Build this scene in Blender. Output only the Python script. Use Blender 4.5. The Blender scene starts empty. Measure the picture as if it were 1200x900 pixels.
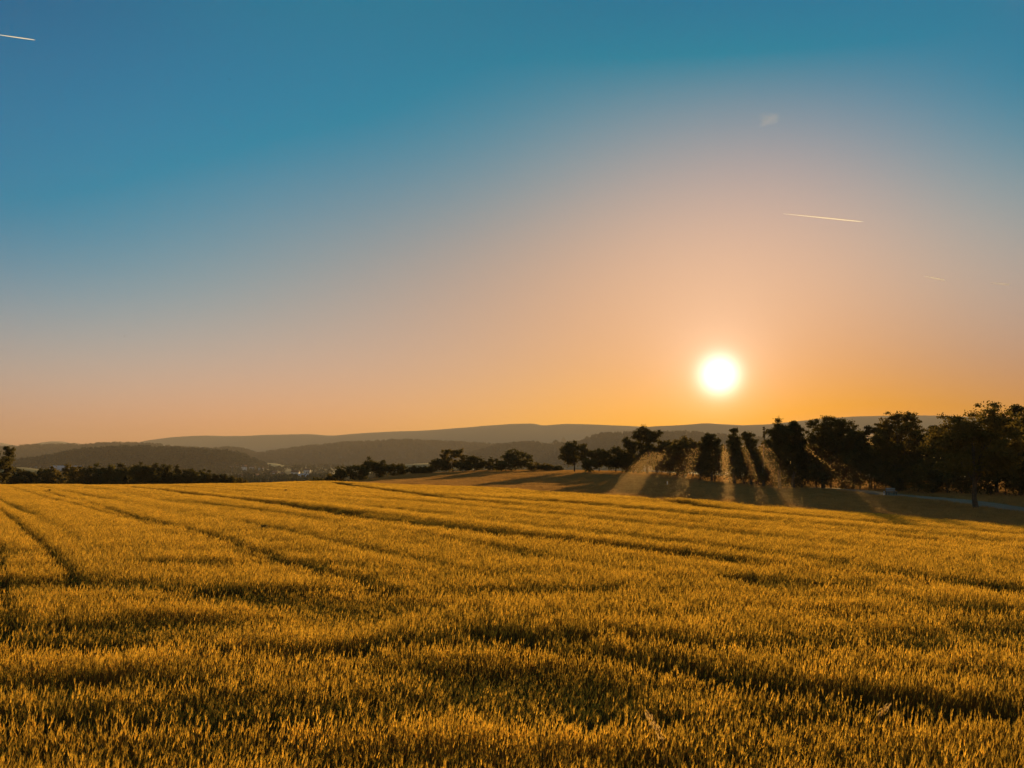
import bpy, math, random
import numpy as np

sc = bpy.context.scene
C = sc.collection
F, YH = 1167.0, 542.0            # focal length in photo pixels, eye-level row (photo is 1200 x 900)
EYE = np.array([0.0, 0.0, 0.0])  # the eye is the origin; ground heights below are relative to it

# ------------------------------------------------------------------ camera, sky, sun, exposure
cam = bpy.data.cameras.new("camera"); co = bpy.data.objects.new("camera", cam); C.objects.link(co)
cam.sensor_width = 36; cam.lens = 36 * F / 1200; cam.shift_y = (YH - 450) / 1200
cam.clip_start = 0.05; cam.clip_end = 90000
co.location = (0, 0, 0); co.rotation_euler = (math.radians(90), 0, 0)
sc.camera = co

sd = np.array([(843 - 600) / F, 1.0, (YH - 440) / F]); sd /= np.linalg.norm(sd)
SUN_EL = math.asin(sd[2]); SUN_AZ = math.atan2(sd[0], sd[1])
SKYC = [[-0.051, 0.0304, 0.1377], [-0.4464, -0.5271, -0.2968], [0.3177, 0.2574, -0.0506], [0.0614, 0.2704, 0.2456], [0.1518, 0.3548, 0.4111], [-0.1567, 0.0756, -0.0169], [0.6854, 0.5859, 0.2259], [-0.4952, -1.0287, -0.6157], [-0.738, -1.0423, -0.5841], [-0.2781, 0.7676, 0.3228], [0.2259, 0.2301, 0.1404], [2.9455, 1.7437, 0.0973], [-0.535, -0.591, -0.2422], [-0.014, -0.2317, -0.1175], [0.2494, 0.283, 0.1686], [-0.202, -0.0156, 0.0723], [-0.0512, 0.0405, 0.072], [-0.2649, -0.0771, -0.0354], [0.0894, 0.0851, 0.125], [-0.0519, 0.1149, 0.0929], [-0.0011, 0.0281, 0.0722], [-0.0978, 0.0211, 0.0412], [-0.4371, -0.1155, 0.2474], [0.1582, -0.0992, -0.032], [-0.1858, -0.0695, 0.0621], [0.0906, -0.0972, -0.0329], [-0.5364, -0.6373, -0.1592], [0.2832, -0.2171, -0.0945], [0.2972, -0.1553, -0.0292], [-0.3639, -0.1675, -0.011], [-0.5383, -0.1748, 0.1559], [0.1116, 0.1209, 0.135], [-0.3146, -0.0585, 0.0856], [0.1602, -0.0286, 0.0021]]
EXPO = 1.2
SKYGAIN = 1.0 / (2 ** EXPO)
NISHITA_PART = 0.06

w = bpy.data.worlds.new("World"); sc.world = w; w.use_nodes = True
nt = w.node_tree; nt.nodes.clear()
N, L = nt.nodes.new, nt.links.new
def val(x):
    return x
def math_node(op, a, b=None, clamp=False):
    n = N("ShaderNodeMath"); n.operation = op; n.use_clamp = clamp
    for i, v in enumerate((a, b)):
        if v is None: continue
        if isinstance(v, (int, float)): n.inputs[i].default_value = v
        else: L(v, n.inputs[i])
    return n.outputs[0]
tc = N("ShaderNodeTexCoord")
nrm = N("ShaderNodeVectorMath"); nrm.operation = "NORMALIZE"; L(tc.outputs["Generated"], nrm.inputs[0])
sep = N("ShaderNodeSeparateXYZ"); L(nrm.outputs[0], sep.inputs[0])
el = math_node("MULTIPLY", math_node("ARCSINE", math_node("MAXIMUM", sep.outputs[2], 0.0)), 180 / math.pi)
dot = N("ShaderNodeVectorMath"); dot.operation = "DOT_PRODUCT"; L(nrm.outputs[0], dot.inputs[0]); dot.inputs[1].default_value = tuple(sd)
gam = math_node("MULTIPLY", math_node("ARCCOSINE", math_node("MINIMUM", dot.outputs["Value"], 0.9999999)), 180 / math.pi)
def ex(*terms):
    s = None
    for v, k, p in terms:
        t = math_node("MULTIPLY", v, -1.0 / k) if p == 1 else math_node("MULTIPLY", math_node("POWER", math_node("MULTIPLY", v, 1.0 / k), float(p)), -1.0)
        s = t if s is None else math_node("ADD", s, t)
    return math_node("EXPONENT", s)
basis = [1.0, ex((el, 4, 1)), ex((el, 12, 1)), ex((el, 30, 1)), ex((gam, 6, 1)), ex((gam, 15, 1)), ex((gam, 35, 1)),
         ex((el, 12, 1), (gam, 35, 1)), ex((gam, 25, 1), (el, 25, 1)), ex((gam, 20, 2)), ex((el, 14, 2)),
         ex((el, 7, 1), (gam, 30, 2)), ex((el, 20, 1), (gam, 45, 2)), ex((el, 22, 2))]
az = math_node("MULTIPLY", math_node("ARCTAN2", sep.outputs[0], sep.outputs[1]), 180 / math.pi)
def bump(v, c, k):
    d = math_node("MULTIPLY", math_node("SUBTRACT", v, float(c)), 1.0 / k)
    return math_node("EXPONENT", math_node("MULTIPLY", math_node("MULTIPLY", d, d), -1.0))
ba = {a: bump(az, a, 15) for a in (-28, -14, 0, 14, 28)}; be = {b: bump(el, b, 8) for b in (1, 9, 17, 26)}
basis += [math_node("MULTIPLY", ba[a], be[b]) for a in (-28, -14, 0, 14, 28) for b in (1, 9, 17, 26)]
halo = [(ex((gam, 0.92, 2)), (2.3, 2.05, 1.85)), (ex((gam, 1.2, 1)), (1.0, 0.66, 0.44)), (ex((gam, 3.0, 1)), (0.06, 0.035, 0.015))]
ch = []
for k in range(3):
    s = float(SKYC[0][k])
    for i in range(1, len(basis)):
        s = math_node("ADD", math_node("MULTIPLY", basis[i], float(SKYC[i][k])), s)
    for h, colr in halo:
        s = math_node("ADD", math_node("MULTIPLY", h, colr[k]), s)
    ch.append(s)
sky = N("ShaderNodeTexSky"); sky.sky_type = "NISHITA"; sky.sun_disc = False
sky.sun_elevation = SUN_EL; sky.sun_rotation = SUN_AZ; sky.altitude = 500; sky.dust_density = 2.0
skm = N("ShaderNodeVectorMath"); skm.operation = "SCALE"; L(sky.outputs[0], skm.inputs[0]); skm.inputs["Scale"].default_value = NISHITA_PART
sks = N("ShaderNodeSeparateXYZ"); L(skm.outputs[0], sks.inputs[0])
comb = N("ShaderNodeCombineColor")
BG = 0.1
for k in range(3):
    L(math_node("MAXIMUM", math_node("ADD", math_node("MULTIPLY", ch[k], SKYGAIN / BG), sks.outputs[k]), 0.0), comb.inputs[k])
bg = N("ShaderNodeBackground"); bg.inputs[1].default_value = BG; L(comb.outputs[0], bg.inputs[0])
out = N("ShaderNodeOutputWorld"); L(bg.outputs[0], out.inputs[0])

sl = bpy.data.lights.new("sun", "SUN"); sl.energy = 4.9; sl.angle = math.radians(0.53); sl.color = (1.0, 0.64, 0.24)
so = bpy.data.objects.new("sun", sl); C.objects.link(so)
from mathutils import Vector, Matrix
so.rotation_euler = Vector(sd).to_track_quat("Z", "Y").to_euler()
so.location = (60, 250, 60)
vs = sc.view_settings
vs.view_transform = "Standard"; vs.look = "None"; vs.gamma = 1; vs.exposure = EXPO; vs.use_curve_mapping = False
cy = sc.cycles
cy.use_denoising = True; cy.denoiser = "OPENIMAGEDENOISE"
cy.max_bounces = 6; cy.diffuse_bounces = 3; cy.glossy_bounces = 2; cy.transmission_bounces = 4; cy.transparent_max_bounces = 8; cy.volume_bounces = 0
cy.use_adaptive_sampling = True; cy.adaptive_threshold = 0.015
cy.sample_clamp_indirect = 4

# ------------------------------------------------------------------ helpers
def mat(name, col, rough=0.9, trans=0.0, noise=None, rnd=0.0, spec=0.1, tcol=None):
    """Diffuse (and part translucent) surface; noise=(scale, other colour) mottles it, rnd varies it per copy."""
    m = bpy.data.materials.new(name); m.use_nodes = True
    t = m.node_tree; t.nodes.clear(); n, l = t.nodes.new, t.links.new
    o = n("ShaderNodeOutputMaterial")
    p = n("ShaderNodeBsdfPrincipled"); p.inputs["Roughness"].default_value = rough; p.inputs["Specular IOR Level"].default_value = spec
    src = None
    if noise:
        g = n("ShaderNodeNewGeometry")
        tx = n("ShaderNodeTexNoise"); tx.inputs["Scale"].default_value = noise[0]; tx.inputs["Detail"].default_value = 5
        l(g.outputs["Position"], tx.inputs["Vector"])
        r = n("ShaderNodeValToRGB"); r.color_ramp.elements[0].position = .35; r.color_ramp.elements[1].position = .68
        r.color_ramp.elements[0].color = (*col, 1); r.color_ramp.elements[1].color = (*noise[1], 1)
        l(tx.outputs[0], r.inputs[0]); src = r.outputs[0]
    if rnd:
        oi = n("ShaderNodeObjectInfo"); h = n("ShaderNodeHueSaturation")
        mr = n("ShaderNodeMapRange"); mr.inputs[3].default_value = 1 - rnd; mr.inputs[4].default_value = 1 + rnd
        l(oi.outputs["Random"], mr.inputs[0]); l(mr.outputs[0], h.inputs["Value"])
        if src: l(src, h.inputs["Color"])
        else: h.inputs["Color"].default_value = (*col, 1)
        src = h.outputs[0]
    if src: l(src, p.inputs["Base Color"])
    else: p.inputs["Base Color"].default_value = (*col, 1)
    if trans:
        tr = n("ShaderNodeBsdfTranslucent"); mx = n("ShaderNodeMixShader"); mx.inputs[0].default_value = trans
        if tcol: tr.inputs[0].default_value = (*tcol, 1)
        elif src: l(src, tr.inputs[0])
        else: tr.inputs[0].default_value = (*col, 1)
        l(p.outputs[0], mx.inputs[1]); l(tr.outputs[0], mx.inputs[2]); l(mx.outputs[0], o.inputs[0])
    else:
        l(p.outputs[0], o.inputs[0])
    return m

def mesh_np(name, v, f, n=None, mats=(), mi=None, smooth=False):
    """Mesh from vertex array v and face array f (all faces the same number of corners)."""
    v = np.asarray(v, np.float32); f = np.asarray(f, np.int32)
    me = bpy.data.meshes.new(name)
    me.vertices.add(len(v)); me.vertices.foreach_set("co", v.ravel())
    if len(f):
        k = f.shape[1]
        me.loops.add(f.size); me.loops.foreach_set("vertex_index", f.ravel())
        me.polygons.add(len(f)); me.polygons.foreach_set("loop_start", np.arange(0, f.size, k, dtype=np.int32))
        me.polygons.foreach_set("loop_total", np.full(len(f), k, np.int32))
        if smooth: me.polygons.foreach_set("use_smooth", np.ones(len(f), bool))
    for m in mats: me.materials.append(m)
    if mi is not None: me.polygons.foreach_set("material_index", np.asarray(mi, np.int32))
    me.update(calc_edges=True)
    return me

def link(name, me, parent=None, loc=(0, 0, 0)):
    o = bpy.data.objects.new(name, me); C.objects.link(o); o.location = loc
    if parent: o.parent = parent
    return o
def tag(o, label=None, cat=None, group=None, kind=None):
    if label: o["label"] = label
    if cat: o["category"] = cat
    if group: o["group"] = group
    if kind: o["kind"] = kind
    return o
def empty(name, loc, rz=0):
    o = bpy.data.objects.new(name, None); C.objects.link(o); o.location = loc; o.rotation_euler = (0, 0, rz); o.empty_display_size = .2
    return o

def tube(pts, rad, n=7):
    """Tapered tube along pts -> (verts, quads)."""
    pts = np.asarray(pts, float); V = []; Q = []
    for i, p in enumerate(pts):
        d = pts[min(i + 1, len(pts) - 1)] - pts[max(i - 1, 0)]; d /= (np.linalg.norm(d) + 1e-9)
        a = np.cross(d, (0.31, 0.92, 0.2)); a /= np.linalg.norm(a); b = np.cross(d, a)
        for k in range(n):
            t = 2 * math.pi * k / n
            V.append(p + rad[i] * (math.cos(t) * a + math.sin(t) * b))
    for i in range(len(pts) - 1):
        for k in range(n):
            Q.append((i * n + k, i * n + (k + 1) % n, (i + 1) * n + (k + 1) % n, (i + 1) * n + k))
    return np.array(V), np.array(Q, int)
class MB:
    """Collects quads and builds ONE mesh object."""
    def __init__(s): s.v = []; s.f = []; s.n = 0
    def add(s, v, f):
        s.v.append(np.asarray(v, float)); s.f.append(np.asarray(f, int) + s.n); s.n += len(v); return s
    def box(s, x0, x1, y0, y1, z0, z1):
        v = [(x, y, z) for z in (z0, z1) for y in (y0, y1) for x in (x0, x1)]
        return s.add(v, [(0, 2, 3, 1), (4, 5, 7, 6), (0, 1, 5, 4), (2, 6, 7, 3), (0, 4, 6, 2), (1, 3, 7, 5)])
    def tube(s, pts, rad, n=7): return s.add(*tube(pts, rad, n))
    def build(s, name, m, parent=None, loc=(0, 0, 0), smooth=False):
        return link(name, mesh_np(name, np.vstack(s.v), np.vstack(s.f), mats=[m], smooth=smooth), parent, loc)

def value_noise(x, y, seed):
    """Smooth 2-D value noise in [0,1]."""
    xi = np.floor(x).astype(np.int64); yi = np.floor(y).astype(np.int64); fx = x - xi; fy = y - yi
    fx = fx * fx * (3 - 2 * fx); fy = fy * fy * (3 - 2 * fy)
    def h(a, b):
        q = (a * 374761393 + b * 668265263 + seed * 974634777) & 0x7fffffff
        q = ((q ^ (q >> 13)) * 1274126177) & 0x7fffffff
        return ((q ^ (q >> 16)) & 0xffff) / 65535.0
    return (h(xi, yi) * (1 - fx) + h(xi + 1, yi) * fx) * (1 - fy) + (h(xi, yi + 1) * (1 - fx) + h(xi + 1, yi + 1) * fx) * fy

# ------------------------------------------------------------------ terrain heights
CP = np.array([(0,-40,-2.9),(-40,-40,-2.6),(40,-40,-3.6),(0,0,-2.85),(-15,10,-2.8),(15,10,-3.15),(0,30,-2.88),(-20,30,-2.9),(20,30,-3.45),(0,60,-2.93),
 (-30.8,60,-3.1),(-51.4,100,-3.4),(-61.7,120,-3.58),(-72,140,-4.0),(-87,170,-6),(-113,220,-9),(-154,300,-15),
 (-30.8,100,-3.25),(-37,120,-3.45),(-43,140,-4.1),(-55,180,-6.5),(-74,240,-10),
 (-11.3,110,-3.1),(-14.4,140,-2.95),(-19.5,190,-2.5),(-23.6,230,-3.6),(-31,300,-9),
 (-22.6,120,-3.3),(-28,150,-3.3),(-34,180,-4.4),(-45,240,-9),
 (0,90,-2.97),(0,120,-3.0),(0,160,-2.7),(0,200,-2.1),(0,240,-2.6),(0,320,-8),
 (8.9,74,-3.13),(13.2,110,-3.4),(18,150,-2.9),(24,200,-2.0),(28.8,240,-2.5),(38,320,-7),
 (13.5,65,-3.3),(20.8,100,-3.6),(27,130,-3.5),(33.3,160,-3.2),(45.8,220,-3.5),
 (17.4,59,-3.4),(29,100,-3.9),(43.7,150,-3.9),(64,220,-3.5),
 (19.3,50,-3.55),(34.7,90,-4.1),(46,120,-3.95),(54,140,-3.6),(42.5,91,-4.28),(60,117,-3.7),
 (24.2,47,-3.67),(36,70,-4.15),(44,86,-4.35),(51.4,100,-3.9),(65,126,-3.6),(80,60,-5),(110,110,-4.5),(100,200,-4),
 (-60,30,-3.0),(-90,90,-3.6),(60,20,-4.2),(120,300,-8)], float)
_w = (.87 * CP[:, 0] + .49 * (CP[:, 1] - 89) < 0) & (CP[:, 1] < 145) & (CP[:, 1] > -30)
CP[_w, 2] += .2
def _u(r2): return r2 * np.log(r2 + 1e-9)
_P = CP[:, :2] / 100.0; _n = len(CP)
_K = _u(((_P[:, None] - _P[None]) ** 2).sum(-1)) + 2e-4 * np.eye(_n)
_A = np.zeros((_n + 3, _n + 3)); _A[:_n, :_n] = _K; _A[:_n, _n] = 1; _A[:_n, _n + 1:] = _P; _A[_n, :_n] = 1; _A[_n + 1:, :_n] = _P.T
_W = np.linalg.solve(_A, np.r_[CP[:, 2], 0, 0, 0])
def near_z(x, y):
    q = np.stack([x, y], -1) / 100.0
    z = np.zeros(x.shape)
    for i in range(_n): z += _W[i] * _u(((q - _P[i]) ** 2).sum(-1))
    return z + _W[_n] + q @ _W[_n + 1:]
def ground(x, y):
    x = np.asarray(x, float); y = np.asarray(y, float); r = np.hypot(x, y)
    xc = np.clip(x, -140, 130); yc = np.clip(y, -45, 330)
    z = near_z(xc, yc)
    t = np.clip((np.maximum(r, 0) - 230) / 420.0, 0, 1); t = t * t * (3 - 2 * t)
    v = np.interp(r, [0, 400, 800, 1500, 2500, 4000, 6000, 40000], [-16, -18, -24, -24, -18, -8, 0, 0])
    v = v + (value_noise(x / 260, y / 260, 3) - .5) * np.clip((r - 500) / 800, 0, 1) * 5
    return z * (1 - t) + v * t
def gz(x, y): return float(ground(np.array([x]), np.array([y]))[0])
def at(px, D): return (px - 600) / F * D, D      # plan position of a photo column at distance D
def ray_ground(px, py, lift):
    """Where the line of sight through a photo pixel meets the ground raised by lift (plan position)."""
    a, b = (px - 600) / F, (YH - py) / F
    D = np.concatenate([np.arange(3, 60, .1), np.arange(60, 260, .5)])
    h = ground(a * D, D) + lift - b * D
    i = np.argmax(h > 0) if (h > 0).any() else int(np.argmax(h))
    return a * D[i], D[i]

# one ground sheet to the horizon
ang = np.radians(np.concatenate([np.arange(-36, 36, .4), np.arange(36, 324, 4.0)])); 
rr = np.concatenate([np.linspace(.6, 60, 60), np.geomspace(61, 12500, 160)])
A2, R2 = np.meshgrid(ang, rr); X = R2 * np.sin(A2); Y = R2 * np.cos(A2); Z = ground(X, Y)
gv = np.stack([X, Y, Z], -1).reshape(-1, 3); na = len(ang); nr = len(rr)
gv = np.vstack([gv, [[0, 0, gz(0, 0)]]])
i, j = np.meshgrid(np.arange(nr - 1), np.arange(na), indexing="ij"); j2 = (j + 1) % na
gf = np.stack([i * na + j, i * na + j2, (i + 1) * na + j2, (i + 1) * na + j], -1).reshape(-1, 4)
m_ground = bpy.data.materials.new("dry_ground"); m_ground.use_nodes = True
t = m_ground.node_tree; pb = t.nodes["Principled BSDF"]; pb.inputs["Roughness"].default_value = 1; pb.inputs["Specular IOR Level"].default_value = .05
g = t.nodes.new("ShaderNodeNewGeometry")
n1 = t.nodes.new("ShaderNodeTexNoise"); n1.inputs["Scale"].default_value = .35; n1.inputs["Detail"].default_value = 8
n2 = t.nodes.new("ShaderNodeTexNoise"); n2.inputs["Scale"].default_value = .004; n2.inputs["Detail"].default_value = 3
for q in (n1, n2): t.links.new(g.outputs["Position"], q.inputs["Vector"])
r1 = t.nodes.new("ShaderNodeValToRGB"); r1.color_ramp.elements[0].color = (.15, .10, .04, 1); r1.color_ramp.elements[1].color = (.26, .17, .06, 1)
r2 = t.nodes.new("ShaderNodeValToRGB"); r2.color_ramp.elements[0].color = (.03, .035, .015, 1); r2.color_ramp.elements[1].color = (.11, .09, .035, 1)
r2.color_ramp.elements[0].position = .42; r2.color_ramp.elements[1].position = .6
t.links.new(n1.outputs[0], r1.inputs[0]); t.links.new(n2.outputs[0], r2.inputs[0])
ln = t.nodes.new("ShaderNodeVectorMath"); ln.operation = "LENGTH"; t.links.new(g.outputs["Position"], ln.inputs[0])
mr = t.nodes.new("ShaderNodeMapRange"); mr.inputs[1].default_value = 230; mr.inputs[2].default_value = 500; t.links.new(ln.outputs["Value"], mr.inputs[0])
dn = t.nodes.new("ShaderNodeVectorMath"); dn.operation = "DOT_PRODUCT"; dn.inputs[1].default_value = (.87, .49, 0); t.links.new(g.outputs["Position"], dn.inputs[0])
ms_ = t.nodes.new("ShaderNodeMapRange"); ms_.inputs[1].default_value = 42.6; ms_.inputs[2].default_value = 44.6; t.links.new(dn.outputs["Value"], ms_.inputs[0])
so_ = t.nodes.new("ShaderNodeMix"); so_.data_type = "RGBA"; so_.inputs[6].default_value = (.055, .038, .022, 1)
t.links.new(ms_.outputs[0], so_.inputs[0]); t.links.new(r1.outputs[0], so_.inputs[7])
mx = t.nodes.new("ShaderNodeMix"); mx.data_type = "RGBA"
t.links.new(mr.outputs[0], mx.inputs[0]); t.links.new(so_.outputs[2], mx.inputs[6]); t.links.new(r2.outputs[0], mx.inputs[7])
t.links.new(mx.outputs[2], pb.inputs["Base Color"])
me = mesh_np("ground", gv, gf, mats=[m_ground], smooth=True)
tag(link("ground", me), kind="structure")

# ------------------------------------------------------------------ haze
hz = MB().box(-13000, 13000, -13000, 13000, -60, 350)
m_haze = bpy.data.materials.new("haze_air"); m_haze.use_nodes = True
t = m_haze.node_tree; t.nodes.clear(); o_ = t.nodes.new("ShaderNodeOutputMaterial"); pv = t.nodes.new("ShaderNodeVolumePrincipled")
HAZE = 8.2e-5
pv.inputs["Density"].default_value = HAZE; pv.inputs["Anisotropy"].default_value = -0.15; pv.inputs["Color"].default_value = (.98, .83, .65, 1)
t.links.new(pv.outputs[0], o_.inputs["Volume"])
tag(hz.build("haze", m_haze), kind="stuff", label="thin warm evening haze over the whole valley")

BEAM_DENSITY = 9.0e-4
m_beam = bpy.data.materials.new("beam_vapour"); m_beam.use_nodes = True
t = m_beam.node_tree; t.nodes.clear(); o_ = t.nodes.new("ShaderNodeOutputMaterial"); pv = t.nodes.new("ShaderNodeVolumePrincipled")
pv.inputs["Density"].default_value = BEAM_DENSITY; pv.inputs["Anisotropy"].default_value = .8; pv.inputs["Color"].default_value = (.97, .67, .32, 1)  # golden tint put into the added vapour to colour the shafts
t.links.new(pv.outputs[0], o_.inputs["Volume"])
_st = sd[2] / sd[1]; _sx = sd[0] / sd[1]      # added wedge of vapour, shaped below the shadow line so gaps show as shafts
def _mt(y): return 4.4 - _st * (152 - y)
mv = [(x + _sx * (y - 66), y, z) for y in (66, 149) for x, dz in ((1.5, -2.6), (40, 1.0)) for z in (-9, _mt(y) + dz)]
tag(MB().add(mv, [(0, 2, 3, 1), (4, 5, 7, 6), (0, 1, 5, 4), (2, 6, 7, 3), (0, 4, 6, 2), (1, 3, 7, 5)]).build("beam_wedge", m_beam), kind="stuff", label="added wedge of vapour below the wood that makes sunbeams show")

# ------------------------------------------------------------------ scattering of many small pieces (ground cover)
def scatter(name, pts, rot, scl, variant, sources, label):
    """One object whose points each carry a copy of one of the source meshes."""
    me = bpy.data.meshes.new(name); me.vertices.add(len(pts)); me.vertices.foreach_set("co", np.asarray(pts, np.float32).ravel())
    for nm, ty, dat, key in (("rot", "FLOAT_VECTOR", rot, "vector"), ("scl", "FLOAT_VECTOR", scl, "vector"), ("variant", "INT", variant, "value")):
        a = me.attributes.new(nm, ty, "POINT"); a.data.foreach_set(key, np.asarray(dat, np.int32 if ty == "INT" else np.float32).ravel())
    me.update()
    o = link(name, me)
    col = bpy.data.collections.new(name + "_sources")
    for k, sm in enumerate(sources):
        so_ = bpy.data.objects.new("%s_source_%02d" % (name, k), sm); col.objects.link(so_)
    ng = bpy.data.node_groups.new(name + "_scatter", "GeometryNodeTree")
    ng.interface.new_socket("Geometry", in_out="INPUT", socket_type="NodeSocketGeometry")
    ng.interface.new_socket("Geometry", in_out="OUTPUT", socket_type="NodeSocketGeometry")
    n, l = ng.nodes.new, ng.links.new
    gi, go = n("NodeGroupInput"), n("NodeGroupOutput")
    ci = n("GeometryNodeCollectionInfo"); ci.inputs["Collection"].default_value = col
    ci.inputs["Separate Children"].default_value = True; ci.inputs["Reset Children"].default_value = True
    ip = n("GeometryNodeInstanceOnPoints"); ip.inputs["Pick Instance"].default_value = True
    def attr(nm, ty):
        q = n("GeometryNodeInputNamedAttribute"); q.data_type = ty; q.inputs[0].default_value = nm
        return next(s for s in q.outputs if s.enabled and s.name == "Attribute")
    l(gi.outputs[0], ip.inputs["Points"]); l(ci.outputs[0], ip.inputs["Instance"])
    l(attr("variant", "INT"), ip.inputs["Instance Index"]); l(attr("scl", "FLOAT_VECTOR"), ip.inputs["Scale"])
    er = n("FunctionNodeEulerToRotation"); l(attr("rot", "FLOAT_VECTOR"), er.inputs[0]); l(er.outputs[0], ip.inputs["Rotation"])
    l(ip.outputs[0], go.inputs[0])
    md = o.modifiers.new("scatter", "NODES"); md.node_group = ng
    tag(o, label=label, kind="stuff")
    return o

# ------------------------------------------------------------------ wheat
m_ear = mat("wheat_ear", (.68, .425, .05), .6, .52, rnd=.36, spec=.22)
m_stem = mat("wheat_straw", (.17, .10, .02), .8, .3, rnd=.25)

def ribbon(pts, wid, side):
    """Flat tapering strip along pts -> triangles-free quads."""
    pts = np.asarray(pts); V = []
    for p, w_ in zip(pts, wid): V += [p - side * w_ / 2, p + side * w_ / 2]
    Q = [(2 * i, 2 * i + 1, 2 * i + 3, 2 * i + 2) for i in range(len(pts) - 1)]
    return np.array(V), np.array(Q)

def wheat_clump(rad, n, rng, h0=.65, detail=2):
    """A clump of n wheat plants: stalk, dry leaves, bearded ear."""
    V, Q, MI = [], [], []; nv = 0
    def put(v, q, mi):
        nonlocal nv
        V.append(v); Q.append(q + nv); MI.extend([mi] * len(q)); nv += len(v)
    wind = np.array([.05, -.02])
    for _ in range(n):
        a = rng.uniform(0, 2 * math.pi); r = rad * math.sqrt(rng.uniform())
        base = np.array([r * math.cos(a), r * math.sin(a), 0.0])
        hh = h0 * np.clip(rng.normal(1, .10), .7, 1.22); ln_ = rng.normal(0, .04, 2) + wind * .6
        tip = base + np.array([ln_[0], ln_[1], hh * .88])
        th = rng.uniform(0, math.pi); side = np.array([math.cos(th), math.sin(th), 0.0]); sid2 = np.array([-side[1], side[0], 0.0])
        mid = (base + tip) / 2 + np.array([*rng.normal(0, .012, 2), 0])
        wst = .0042 if detail > 1 else .008
        put(*ribbon([base, mid, tip], [wst * 1.2, wst, wst * .8], side), 1)
        # leaves
        for _k in range(2 if detail > 1 else 1):
            z0 = rng.uniform(.25, .62); p0 = base + (tip - base) * z0
            la = rng.uniform(0, 2 * math.pi); dl = np.array([math.cos(la), math.sin(la), 0]); ll = rng.uniform(.06, .13)
            p1 = p0 + dl * ll * .45 + np.array([0, 0, ll * .45]); p2 = p1 + dl * ll * .45 + np.array([0, 0, -ll * rng.uniform(-.2, .5)])
            sd_ = np.array([-dl[1], dl[0], 0])
            wl = .011 if detail > 1 else .018
            put(*ribbon([p0, p1, p2], [wl * .7, wl, wl * .2], sd_), 1)
        # ear: two crossed spindles, leaning on
        d = np.array([ln_[0] * 1.6 + rng.normal(0, .08), ln_[1] * 1.6 + rng.normal(0, .08), .5]); d /= np.linalg.norm(d)
        el_ = rng.uniform(.032, .046); we = rng.uniform(.0068, .009) * (1 if detail > 1 else 1.5)
        e = [tip, tip + d * el_ * .3, tip + d * el_ * .75, tip + d * el_]
        put(*ribbon(e, [we * .35, we, we * .75, we * .15], side), 0)
        put(*ribbon(e, [we * .35, we, we * .75, we * .15], sid2), 0)
        # beard
        for _k in range(6 if detail > 1 else 3):
            s0 = tip + d * el_ * rng.uniform(.2, .95); dd = d + rng.normal(0, .16, 3); dd /= np.linalg.norm(dd); bl = rng.uniform(.024, .042)
            sd_ = np.cross(dd, rng.normal(0, 1, 3)); sd_ /= np.linalg.norm(sd_)
            wa = .0022 if detail > 1 else .005
            put(*ribbon([s0, s0 + dd * bl], [wa, wa * .3], sd_), 0)
    return mesh_np("wheat_clump", np.vstack(V), np.vstack(Q), mats=[m_ear, m_stem], mi=MI)

rng = np.random.default_rng(11)
near_src = [wheat_clump(.12, 16, rng) for _ in range(8)]
mid_src = [wheat_clump(.14, 19, rng, detail=2) for _ in range(6)]
far_src = [wheat_clump(.19, 24, rng, detail=1) for _ in range(6)]

# tracks in the crop: photo polylines on the crop's top, turned into plan lines; (points, width m, how solid 0..1)
TR = [([(0,597),(40,632),(70,660),(95,688)], .22, 1),
      ([(50,575),(165,607),(240,625),(320,652),(370,667),(465,692),(545,697)], .27, .8),
      ([(190,574),(300,588),(420,606),(520,618),(600,627),(720,638),(800,648),(900,660),(1020,670),(1200,691),(1290,705)], 1.05, 1.2),
      ([(150,570),(205,577),(330,590),(420,602)], .9, .6),
      ([(395,566),(480,577.5),(530,583.5),(597,590.5),(680,598),(780,608),(875,619)], 1.4, 1.2),
      ([(520,568),(573,571),(610,572.5),(640,576),(740,581.5),(816,591),(866,597),(978,607),(1080,617),(1200,626),(1290,634)], 1.6, 1),
      ([(700,577),(800,584.5),(900,594)], 1.2, .6),
      ([(640,585),(760,597),(860,607),(960,618),(1100,633),(1250,650)], .9, .5),
      ([(95,688),(160,688),(270,691),(400,690),(545,697),(640,693),(760,690),(900,693)], .36, .75),
      ([(-20,750),(60,752),(140,748),(230,752),(300,762),(380,765),(450,752),(540,752),(610,756),(680,764),(760,776),(830,790),(900,802),(990,812),(1100,822),(1220,836)], .48, .95),
      ([(560,740),(640,748),(720,744),(800,757),(930,757),(1080,756),(1220,758)], .36, .85),
      ([(-20,842),(60,844),(140,842),(250,845),(350,842),(460,840)], .34, .95),
      ([(620,840),(700,838),(780,838)], .3, .8), ([(880,836),(1000,838),(1150,840)], .3, .8),
      ([(880,711),(960,713),(1060,714),(1160,716),(1260,718)], .3, .8),
      ([(0,640),(2,690),(6,740),(20,765)], .14, .7),
      ([(200,655),(330,662),(480,668)], .26, .4), ([(560,655),(760,668),(900,676),(1100,700)], .26, .5),
      ([(650,720),(760,722),(860,724)], .25, .5), ([(60,790),(170,800),(330,796)], .2, .5), ([(930,775),(1050,782),(1180,790)], .22, .6)]
TP = []
for pts, wd, solid in TR:
    pl = [ray_ground(px, py, .6) for px, py in pts]
    TP.append((np.array(pl), wd, solid))
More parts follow.
